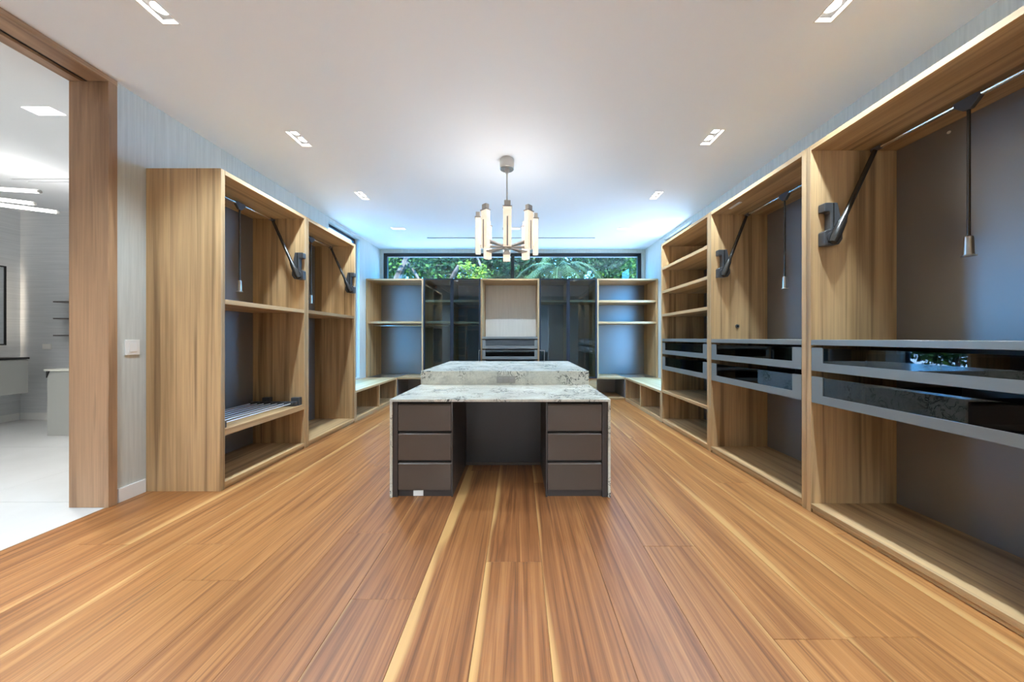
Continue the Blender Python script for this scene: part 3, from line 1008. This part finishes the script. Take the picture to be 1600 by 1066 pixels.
def glass_unit(label, x0, x1, shelves, rod, handle_at):
    e = empty('glass_wardrobe', ((x0 + x1) / 2, (YCB + YBK) / 2, 0), label, 'wardrobe')
    yf = YCB + 0.024
    box('side_panel', x0, x0 + 0.025, yf, YBK, 0.44, ZB, OAK['Z'], e)
    box('side_panel', x1 - 0.025, x1, yf, YBK, 0.44, ZB, OAK['Z'], e)
    box('top_panel', x0 + 0.0254, x1 - 0.0254, yf, YBK, ZB - 0.03, ZB, OAK['X'], e)
    box('bottom_panel', x0 + 0.0254, x1 - 0.0254, yf, YBK, 0.44, 0.47, OAK['X'], e)
    box('back_panel', x0 + 0.0254, x1 - 0.0254, YBK - 0.028, YBK - 0.012, 0.4705, ZB - 0.031, 'back', e)
    box('base_panel', x0, x1, YCB + 0.03, YBK, 0.001, 0.4395, OAK['X'], e)
    xm = (x0 + x1) / 2
    box('divider', xm - 0.011, xm + 0.011, yf + 0.05, YBK - 0.0285, 0.4705, ZB - 0.031, OAK['Z'], e)
    for z in shelves:
        for (sa, sb) in ((x0 + 0.026, xm - 0.0115), (xm + 0.0115, x1 - 0.026)):
            box('shelf', sa, sb, yf + 0.02, YBK - 0.0285, z - 0.042, z, OAK['X'], e)
    if rod:
        for (sa, sb) in ((x0 + 0.026, xm - 0.0115), (xm + 0.0115, x1 - 0.026)):
            tube('hanging_rod', [(sa, 6.46, rod), (sb, 6.46, rod)], 0.013, 'chrome', e, 12)
    for i, (da, db) in enumerate(((x0 + 0.001, xm - 0.0015), (xm + 0.0015, x1 - 0.001))):
        dr = panel('door', 'y', da, db, 0.445, ZB + 0.002, YCB, YCB + 0.022, 'door_metal', e,
                   [(da + 0.030, db - 0.030, 0.475, ZB - 0.022)])
        panel('door_pane', 'y', da + 0.0305, db - 0.0305, 0.4755, ZB - 0.0225, YCB + 0.004, YCB + 0.010, 'door_glass', dr)
        if i == handle_at:
            s = 1 if handle_at == 1 else -1
            xe = db - 0.004 if s > 0 else da + 0.004
            w = 0.03 if s > 0 else 0.10
            h0, h1 = sorted((xe, xe - s * w))
            panel('door_handle', 'y', h0, h1, 0.76, 1.01, YCB - 0.028, YCB - 0.0005, 'metal_grey', dr,
                  [(h0 - 1 if s < 0 else h0 + 0.008, h1 - 0.012 if s < 0 else h1 + 1, 0.72, 0.995)])
    return e


C2 = glass_unit('dark glass-door wardrobe on the back wall left of the pale niche', -1.907, -0.774, [2.005, 1.578], 1.50, 1)
C4 = glass_unit('dark glass-door wardrobe on the back wall right of the pale niche', 0.388, 1.53, [2.005], None, 0)

C3 = empty('niche_cabinet', (-0.193, 6.5, 0), 'centre back-wall cabinet with pale niche above glass-front drawers', 'cabinet')
nx0, nx1 = -0.772, 0.386
box('side_panel', nx0, nx0 + 0.03, YCB, YBK, 0.0, ZB, OAK['Z'], C3)
box('side_panel', nx1 - 0.03, nx1, YCB, YBK, 0.0, ZB, OAK['Z'], C3)
box('top_panel', nx0 + 0.0304, nx1 - 0.0304, YCB, YBK, ZB - 0.03, ZB, OAK['X'], C3)
box('drawer_cover', nx0 + 0.0304, nx1 - 0.0304, YCB + 0.002, YBK - 0.03, 1.228, 1.272, 'metal_grey', C3)
box('niche_panel', nx0 + 0.0306, nx1 - 0.0306, YBK - 0.030, YBK - 0.012, 1.273, 1.653, 'niche', C3)
box('niche_panel', nx0 + 0.0306, nx1 - 0.0306, YBK - 0.030, YBK - 0.012, 1.656, ZB - 0.031, 'niche', C3)
for z0, z1 in ((1.035, 1.210), (0.825, 1.008), (0.61, 0.80), (0.40, 0.585)):
    glass_drawer(C3, 'y', nx0 + 0.033, nx1 - 0.033, z0, z1, YCB + 0.004, 1, 0.55, 0.06, 0.055)
box('back_panel', nx0 + 0.0306, nx1 - 0.0306, YBK - 0.028, YBK - 0.012, 0.05, 1.226, 'back', C3)
box('base_panel', nx0 + 0.0306, nx1 - 0.0306, YCB + 0.02, YBK - 0.03, 0.0, 0.38, OAK['X'], C3)

# ---- shelving behind the viewer (seen mirrored in the glass doors)
R = empty('shelf_cabinet', (-2.1, -1.85, 0), 'oak shelving behind the viewer, seen only mirrored in the left glass doors', 'wardrobe')
ry0, ry1 = -2.19, -1.6
for x in (-3.03, -2.45, -1.80):
    box('side_panel', x, x + T, ry0, ry1, 0, ZTOP, OAK['Z'], R)
for (xa, xb) in ((-3.03, -2.45), (-2.45, -1.80)):
    box('top_panel', xa + T, xb, ry0, ry1, ZTOP - T, ZTOP, OAK['X'], R)
    box('bottom_panel', xa + T, xb, ry0, ry1, 0.03, 0.062, OAK['X'], R)
    box('back_panel', xa + T, xb, ry0, ry0 + 0.01, 0.063, ZTOP - T, 'back', R)
for k in range(6):
    z = 0.42 + 0.36 * k
    box('shelf', -3.03 + T, -2.45, ry0 + 0.011, ry1 - 0.002, z, z + 0.034, OAK['X'], R)
for (xa, xb) in ((-2.45, -1.80),):
    box('shelf', xa + T, xb, ry0 + 0.011, ry1 - 0.002, 1.6, 1.634, OAK['X'], R)
    tube('hanging_rod', [(xa + T, -1.9, 1.54), (xb, -1.9, 1.54)], 0.013, 'chrome', R, 10)

# ================================================================== ISLAND
IX0, IX1 = -1.016, 0.711
IY0, IYM, IY1 = 2.45, 3.222, 4.59
I = empty('dressing_island', ((IX0 + IX1) / 2, 3.5, 0), 'two-level granite-topped island with a kneehole desk and six drawers', 'island')
ST = 0.020
# desk level stone
box('worktop', IX0, IX1, IY0, IYM - 0.0005, 0.749, 0.769, 'stone', I, 0.0015)
for (xa, xb) in ((IX0, IX0 + ST), (IX1 - ST, IX1)):
    box('stone_panel', xa, xb, IY0, IYM - 0.0005, 0.0, 0.7488, 'stone', I, 0.0015)
    box('stone_panel', xa, xb, IYM, IY1, 0.0, 0.8878, 'stone', I, 0.0015)
box('raised_worktop', IX0, IX1, IYM, IY1, 0.888, 0.908, 'stone', I, 0.0015)
box('stone_apron', IX0 + ST + 0.0003, IX1 - ST - 0.0003, IYM, IYM + ST, 0.7695, 0.8878, 'stone', I, 0.0)
o = panel('outlet_cover', 'y', -0.237, -0.046, 0.785, 0.858, IYM - 0.006, IYM - 0.0002, 'socket', I)
for i in range(3):
    for j in range(2):
        xx, zz = -0.215 + i * 0.056, 0.794 + j * 0.031
        link('outlet_socket', box_bm(xx, xx + 0.035, IYM - 0.008, IYM - 0.0062, zz, zz + 0.02, 0.0005), 'arm_grey', o)
# body
box('body', IX0 + ST + 0.001, IX1 - ST - 0.001, 3.09, IY1 - 0.022, 0.0, 0.748, 'taupe_dark', I, 0)
box('carcass', IX0 + ST + 0.001, IX1 - ST - 0.001, IYM + ST + 0.001, IY1 - 0.022, 0.7485, 0.887, 'taupe_dark', I, 0)
box('back_panel', IX0 + ST + 0.001, IX1 - ST - 0.001, IY1 - 0.0215, IY1 - 0.001, 0.0, 0.887, 'taupe', I, 0.001)
box('kneehole_skirting', -0.535, 0.215, 3.078, 3.089, 0.0, 0.028, 'taupe', I, 0.001)
for (pa, pb, fill) in ((-0.955, -0.540, 'l'), (0.220, 0.645, 'r')):
    # pedestal carcass set back behind the drawer fronts
    box('pedestal', pa - (0.002 if fill == 'r' else 0), pb + (0.002 if fill == 'l' else 0), IY0 + 0.040, 3.089, 0.0, 0.7485, 'recess', I, 0)
    if fill == 'l':
        box('pedestal_side', pb + 0.0025, pb + 0.014, IY0 + 0.012, 3.088, 0.0, 0.7485, 'taupe_dark', I, 0.001)
        box('filler_panel', IX0 + ST + 0.0005, pa - 0.003, IY0 + 0.010, 3.08, 0.0, 0.7485, 'taupe_dark', I, 0.001)
    else:
        box('pedestal_side', pa - 0.014, pa - 0.0025, IY0 + 0.012, 3.088, 0.0, 0.7485, 'taupe_dark', I, 0.001)
        box('filler_panel', pb + 0.003, IX1 - ST - 0.0005, IY0 + 0.010, 3.08, 0.0, 0.7485, 'taupe_dark', I, 0.001)
    for z0, z1 in ((0.519, 0.728), (0.288, 0.499), (0.055, 0.266)):
        pts = [(IY0 + 0.014, z0), (IY0 + 0.036, z0), (IY0 + 0.036, z1), (IY0 + 0.026, z1), (IY0 + 0.014, z1 - 0.010)]
        link('drawer', prism_bm(pts, 'x', pa + 0.001, pb - 0.001), 'taupe', I)
    box('toe_panel', pa, pb, IY0 + 0.026, IY0 + 0.0395, 0.0, 0.05, 'taupe_dark', I, 0.001)
o = box('paper_tag', -0.838, -0.760, IY0 + 0.018, IY0 + 0.022, 0.004, 0.048, 'plastic_white', None, 0.0008)
tag(o, 'small white tag on the toe panel under the left island drawers', 'tag')
o.location.y = IY0 + 0.0235

# ================================================================== CHANDELIER
CX, CY = -0.138, 3.40
ch = empty('chandelier', (CX, CY, 2.16), 'ring chandelier of eight glowing alabaster bars above the island', 'chandelier')
link('canopy', tube_bm([(CX, CY, HC - 0.0005), (CX, CY, HC - 0.10), (CX, CY, HC - 0.104)], [0.077, 0.077, 0.072], 32), 'nickel', ch, smooth=True)
link('canopy_collar', tube_bm([(CX, CY, HC - 0.1045), (CX, CY, HC - 0.112), (CX, CY, HC - 0.15)], [0.028, 0.028, 0.014], 20), 'nickel', ch, smooth=True)
tube('stem', [(CX, CY, HC - 0.15), (CX, CY, 2.275)], 0.0085, 'nickel', ch, 12)
tube('hub', [(CX, CY, 2.275), (CX, CY, 2.262), (CX, CY, 2.215), (CX, CY, 2.20)], [0.03, 0.05, 0.05, 0.03], 'arm_grey', ch, 20)
RR = 0.315
for i in range(8):
    a = -math.pi / 2 + i * math.pi / 4 + math.radians(3.0)
    rot = Matrix.Translation((CX, CY, 0)) @ Matrix.Rotation(a, 4, 'Z')   # local x points outward

    def L(bm):
        bmesh.ops.transform(bm, matrix=rot, verts=bm.verts)
        return bm
    b = link('light_bar', L(box_bm(RR - 0.030, RR + 0.022, -0.041, 0.041, 2.158, 2.536, 0.003)), 'alabaster', ch)
    link('bar_strip', L(box_bm(RR + 0.0222, RR + 0.027, -0.0065, 0.0065, 2.150, 2.44, 0.001)), 'arm_grey', b)
    link('collar', L(box_bm(RR - 0.036, RR + 0.028, -0.047, 0.047, 2.5365, 2.545, 0.001)), 'arm_grey', b)
    link('bar_cap', L(box_bm(RR - 0.026, RR + 0.018, -0.032, 0.032, 2.5455, 2.600, 0.003)), 'alabaster_cap', b)
    link('arm', L(prism_bm([(0.035, -0.010), (RR - 0.031, -0.045), (RR - 0.031, 0.045), (0.035, 0.010)], 'z', 2.228, 2.243)), 'arm_grey', ch)
la = bpy.data.lights.new('chandelier_light', 'POINT')
la.energy = 4.5
la.shadow_soft_size = 0.22
la.color = (1.0, 0.97, 0.93)
lo = bpy.data.objects.new('bar_light', la)
COL.objects.link(lo)
lo.parent = ch
lo.location = (0, 0, 0.28)

# ================================================================== DOWNLIGHTS
NAMES = {(-2.14, 3.045): 'twin recessed spotlight in the ceiling above the nearest left wardrobe',
         (-2.14, 4.26): 'twin recessed spotlight in the ceiling before the second left wardrobe',
         (-2.14, 1.81): 'twin recessed spotlight at the top left picture edge near the doorway',
         (1.85, 3.02): 'twin recessed spotlight in the ceiling before the middle right wardrobe',
         (1.85, 4.25): 'twin recessed spotlight in the ceiling before the right shelf cabinet',
         (1.85, 1.80): 'twin recessed spotlight at the top right picture edge',
         (-2.14, 0.58): 'added twin recessed spotlight out of frame overhead, on the doorway side beside the viewer',
         (-2.14, -0.65): 'added twin recessed spotlight behind the viewer on the doorway side of the ceiling',
         (1.85, 0.58): 'added twin recessed spotlight out of frame overhead, on the drawer side beside the viewer',
         (1.85, -0.65): 'added twin recessed spotlight behind the viewer on the drawer side of the ceiling',
         (-2.14, 5.53): 'twin recessed spotlight in the ceiling over the left bench corner',
         (1.84, 5.53): 'twin recessed spotlight in the ceiling over the right bench corner',
         (-0.11, 5.53): 'twin recessed spotlight in the ceiling just behind the chandelier'}
for (x, y, ax), h in zip(DL, holes):
    e = empty('recessed_spotlight', (x, y, HC), NAMES.get((x, y), 'added twin recessed ceiling spotlight behind the viewer'), 'ceiling light', 'twin recessed ceiling spotlights')
    bm = panel_bm('z', h[0] + 0.001, h[1] - 0.001, h[2] + 0.001, h[3] - 0.001, HC + 0.03, HC + 0.034)
    link('backplate', bm, 'arm_grey', e)
    link('trim', panel_bm('z', h[0] - 0.004, h[1] + 0.004, h[2] - 0.004, h[3] + 0.004, HC - 0.003, HC - 0.0004,
                          [(h[0] + 0.003, h[1] - 0.003, h[2] + 0.003, h[3] - 0.003)]), 'plastic_white', e)
    for k in (-1, 1):
        dx, dy = (0, 0.054 * k) if ax == 'Y' else (0.054 * k, 0)
        lm = link('lamp', tube_bm([(x + dx, y + dy, HC + 0.0298), (x + dx, y + dy, HC + 0.0288)], [0.038, 0.038], 20), 'lamp', e)
        la = bpy.data.lights.new('spot_lamp', 'SPOT')
        la.energy = SPOT_W
        la.spot_size = math.radians(112)
        la.spot_blend = 0.7
        la.shadow_soft_size = 0.035
        la.color = LAMP_COL
        lo = bpy.data.objects.new('lamp_light', la)
        COL.objects.link(lo)
        lo.parent = e
        lo.location = (dx, dy, 0.008)

# ================================================================== SWITCH
o = empty('light_switch', (XL + 0.004, 2.455, 1.17), 'white light switch plate on the wall beside the doorway post', 'light switch')
box('plate', XL + 0.0005, XL + 0.012, 2.415, 2.505, 1.115, 1.235, 'plastic_white', o, 0.002)
box('rocker', XL + 0.0122, XL + 0.016, 2.435, 2.485, 1.14, 1.21, 'plastic_white', o, 0.0015)

# ================================================================== OUTSIDE
gr = box('ground', -40, 40, -30, 45, -0.30, -0.12, 'terrace', None, 0)
gr['kind'] = 'structure'


def foliage_mesh(name, center, rad, count, size, mat, parent, seed, squash=1.0):
    r = random.Random(seed)
    vs, fs = [], []
    blobs = [(Vector(center) + Vector((r.uniform(-1, 1) * rad[0], r.uniform(-1, 1) * rad[1], r.uniform(-1, 1) * rad[2])) * 0.65,
              r.uniform(0.35, 0.6)) for _ in range(14)]
    for _ in range(count):
        c, k = r.choice(blobs)
        d = Vector((r.gauss(0, 1), r.gauss(0, 1), r.gauss(0, 1))).normalized() * (r.random() ** 0.4)
        p = c + Vector((d.x * rad[0], d.y * rad[1], d.z * rad[2])) * k
        u = Vector((r.gauss(0, 1), r.gauss(0, 1), r.gauss(-0.4, 0.7))).normalized()
        w = u.cross(Vector((r.gauss(0, 1), r.gauss(0, 1), r.gauss(0, 1)))).normalized()
        nrm = u.cross(w)
        s = size * r.uniform(0.6, 1.3)
        b = len(vs)
        vs += [p, p + u * s * 0.5 + w * s * 0.24 + nrm * s * 0.07, p + u * s, p + u * s * 0.5 - w * s * 0.24 + nrm * s * 0.07]
        fs += [(b, b + 1, b + 2), (b, b + 2, b + 3)]
    o0 = Vector(center)
    me = bpy.data.meshes.new(name)
    me.from_pydata([tuple(v - o0) for v in vs], [], fs)
    me.materials.append(M[mat])
    o = bpy.data.objects.new(name, me)
    COL.objects.link(o)
    o.parent = parent
    o.location = o0 - wloc(parent)
    o['kind'] = 'stuff'
    return o


def tree(label, x, y, trunk, r0, crown, rad, count, size, mat, seed, branches=()):
    e = empty('garden_tree', (x, y, -0.12), label, 'tree')
    n = len(trunk)
    tube('trunk', trunk, [r0 * (1 - 0.55 * i / (n - 1)) for i in range(n)], 'bark', e, 8)
    for bpts in branches:
        m = len(bpts)
        tube('branch', bpts, [r0 * 0.6 * (1 - 0.6 * i / (m - 1)) for i in range(m)], 'bark', e, 7)
    foliage_mesh('foliage', crown, rad, count, size, mat, e, seed)
    return e


tree('pale leaning tree trunk with broad leaves at the left end of the high window', -3.3, 8.7,
     [(-3.3, 8.7, -0.12), (-3.35, 8.7, 1.5), (-3.4, 8.7, 2.9), (-3.2, 8.72, 3.35), (-2.95, 8.8, 3.9), (-2.9, 8.9, 4.6)], 0.13,
     (-3.6, 9.05, 3.6), (1.2, 0.5, 1.1), 2600, 0.15, 'leaf_a', 1,
     [[(-3.2, 8.72, 3.35), (-3.0, 8.75, 3.2), (-2.8, 8.75, 2.85)]])
tree('broad-leaved tree with a forked grey branch in the left pane of the high window', -2.0, 11.3,
     [(-2.7, 11.6, -0.12), (-2.8, 11.5, 1.6), (-2.6, 11.2, 3.1), (-2.15, 11.0, 3.75), (-1.75, 11.0, 3.6), (-1.3, 11.0, 3.2)], 0.11,
     (-2.2, 11.7, 4.2), (2.2, 0.6, 1.5), 7500, 0.17, 'leaf_b', 2,
     [[(-1.1, 10.95, 3.1), (-1.25, 10.95, 3.5), (-1.5, 10.95, 4.1), (-1.6, 11.0, 4.7)]])
tree('lime-leaved low tree behind the left pane of the high window', -1.3, 8.8,
     [(-1.3, 8.9, -0.12), (-1.35, 8.9, 1.4), (-1.3, 8.8, 2.4), (-1.25, 8.8, 3.0)], 0.05,
     (-1.3, 8.8, 3.05), (0.55, 0.35, 0.36), 420, 0.12, 'leaf_c', 3)
tree('dark leafy tree behind the palm in the high window', 2.3, 11.8,
     [(2.3, 11.8, -0.12), (2.2, 11.8, 2.0), (2.35, 11.8, 3.6), (2.3, 11.8, 4.8)], 0.12,
     (2.6, 11.8, 4.2), (1.6, 0.6, 1.5), 6500, 0.17, 'leaf_b', 4)
tree('bright green tree at the right end of the high window', 3.9, 9.3,
     [(4.0, 9.3, -0.12), (4.1, 9.3, 2.0), (3.95, 9.3, 3.2), (4.1, 9.3, 4.4)], 0.10,
     (4.05, 9.3, 3.6), (0.9, 0.7, 1.1), 1900, 0.15, 'leaf_a', 5)
tree('tall dark tree far behind the left trunk', -5.0, 14.2,
     [(-5.0, 14.2, -0.12), (-4.9, 14.2, 2.5), (-5.0, 14.2, 5.0)], 0.16, (-5.0, 14.2, 4.9), (2.3, 0.8, 2.1), 9000, 0.26, 'leaf_a', 6)
tree('tall dark tree far behind the middle post of the high window', 0.4, 14.2,
     [(0.4, 14.2, -0.12), (0.5, 14.2, 2.5), (0.4, 14.2, 5.0)], 0.16, (0.2, 14.2, 4.9), (2.0, 0.8, 2.1), 9000, 0.26, 'leaf_b', 9)
tree('tall dark tree far behind the right end of the high window', 5.3, 14.2,
     [(5.3, 14.2, -0.12), (5.4, 14.2, 2.5), (5.3, 14.2, 5.0)], 0.16, (5.2, 14.2, 4.9), (2.2, 0.8, 2.1), 9000, 0.26, 'leaf_a', 7)
tree('leafy shrub outside the tall left window', -6.0, 7.3,
     [(-6.0, 7.3, -0.12), (-6.0, 7.3, 0.8), (-6.1, 7.3, 1.5)], 0.05, (-6.0, 7.3, 1.3), (1.0, 0.9, 0.8), 1800, 0.14, 'leaf_a', 8)


def palm(label, x, y, zc):
    e = empty('palm_tree', (x, y, -0.12), label, 'palm tree')
    tube('trunk', [(x, y, -0.12), (x + 0.05, y, 1.6), (x, y, zc)], [0.13, 0.10, 0.09], 'bark', e, 10)
    r = random.Random(11)
    for k in range(22):
        az = k * 2.399
        el = r.uniform(0.15, 1.15)
        ln = r.uniform(1.3, 1.8)
        d = Vector((math.cos(az), math.sin(az) * 0.75, 0))
        pts = []
        for i in range(9):
            t = i / 8
            pts.append(Vector((x, y, zc)) + d * ln * t * math.cos(el * 0.7) + Vector((0, 0, ln * (math.sin(el) * t - 0.95 * t * t))))
        bm = bmesh.new()
        for i in range(1, 26):
            t = i / 26 * 8
            a = int(t)
            p = pts[a].lerp(pts[min(a + 1, 8)], t - a)
            tg = (pts[min(a + 1, 8)] - pts[a]).normalized()
            sd = tg.cross(Vector((0, 0, 1))).normalized()
            for s in (-1, 1):
                q = (sd * s * 0.8 + tg * 0.65 + Vector((0, 0, -0.35 + r.uniform(-0.1, 0.1)))).normalized() * 0.42 * (1 - 0.45 * i / 26)
                wv = tg * 0.010
                m0 = p + q * 0.5 + Vector((0, 0, 0.03))
                v = [bm.verts.new(c) for c in (p - wv, p + wv, m0 + wv, p + q, m0 - wv)]
                bm.faces.new([v[0], v[1], v[2], v[4]])
                bm.faces.new([v[4], v[2], v[3]])
        tube_bm(pts, [0.016 - 0.0014 * i for i in range(9)], 5, bm)
        f = link('frond', bm, 'palm', e)
        f['kind'] = 'stuff'
    return e


palm('feathery palm tree in the right pane of the high window', 1.15, 9.2, 3.2)
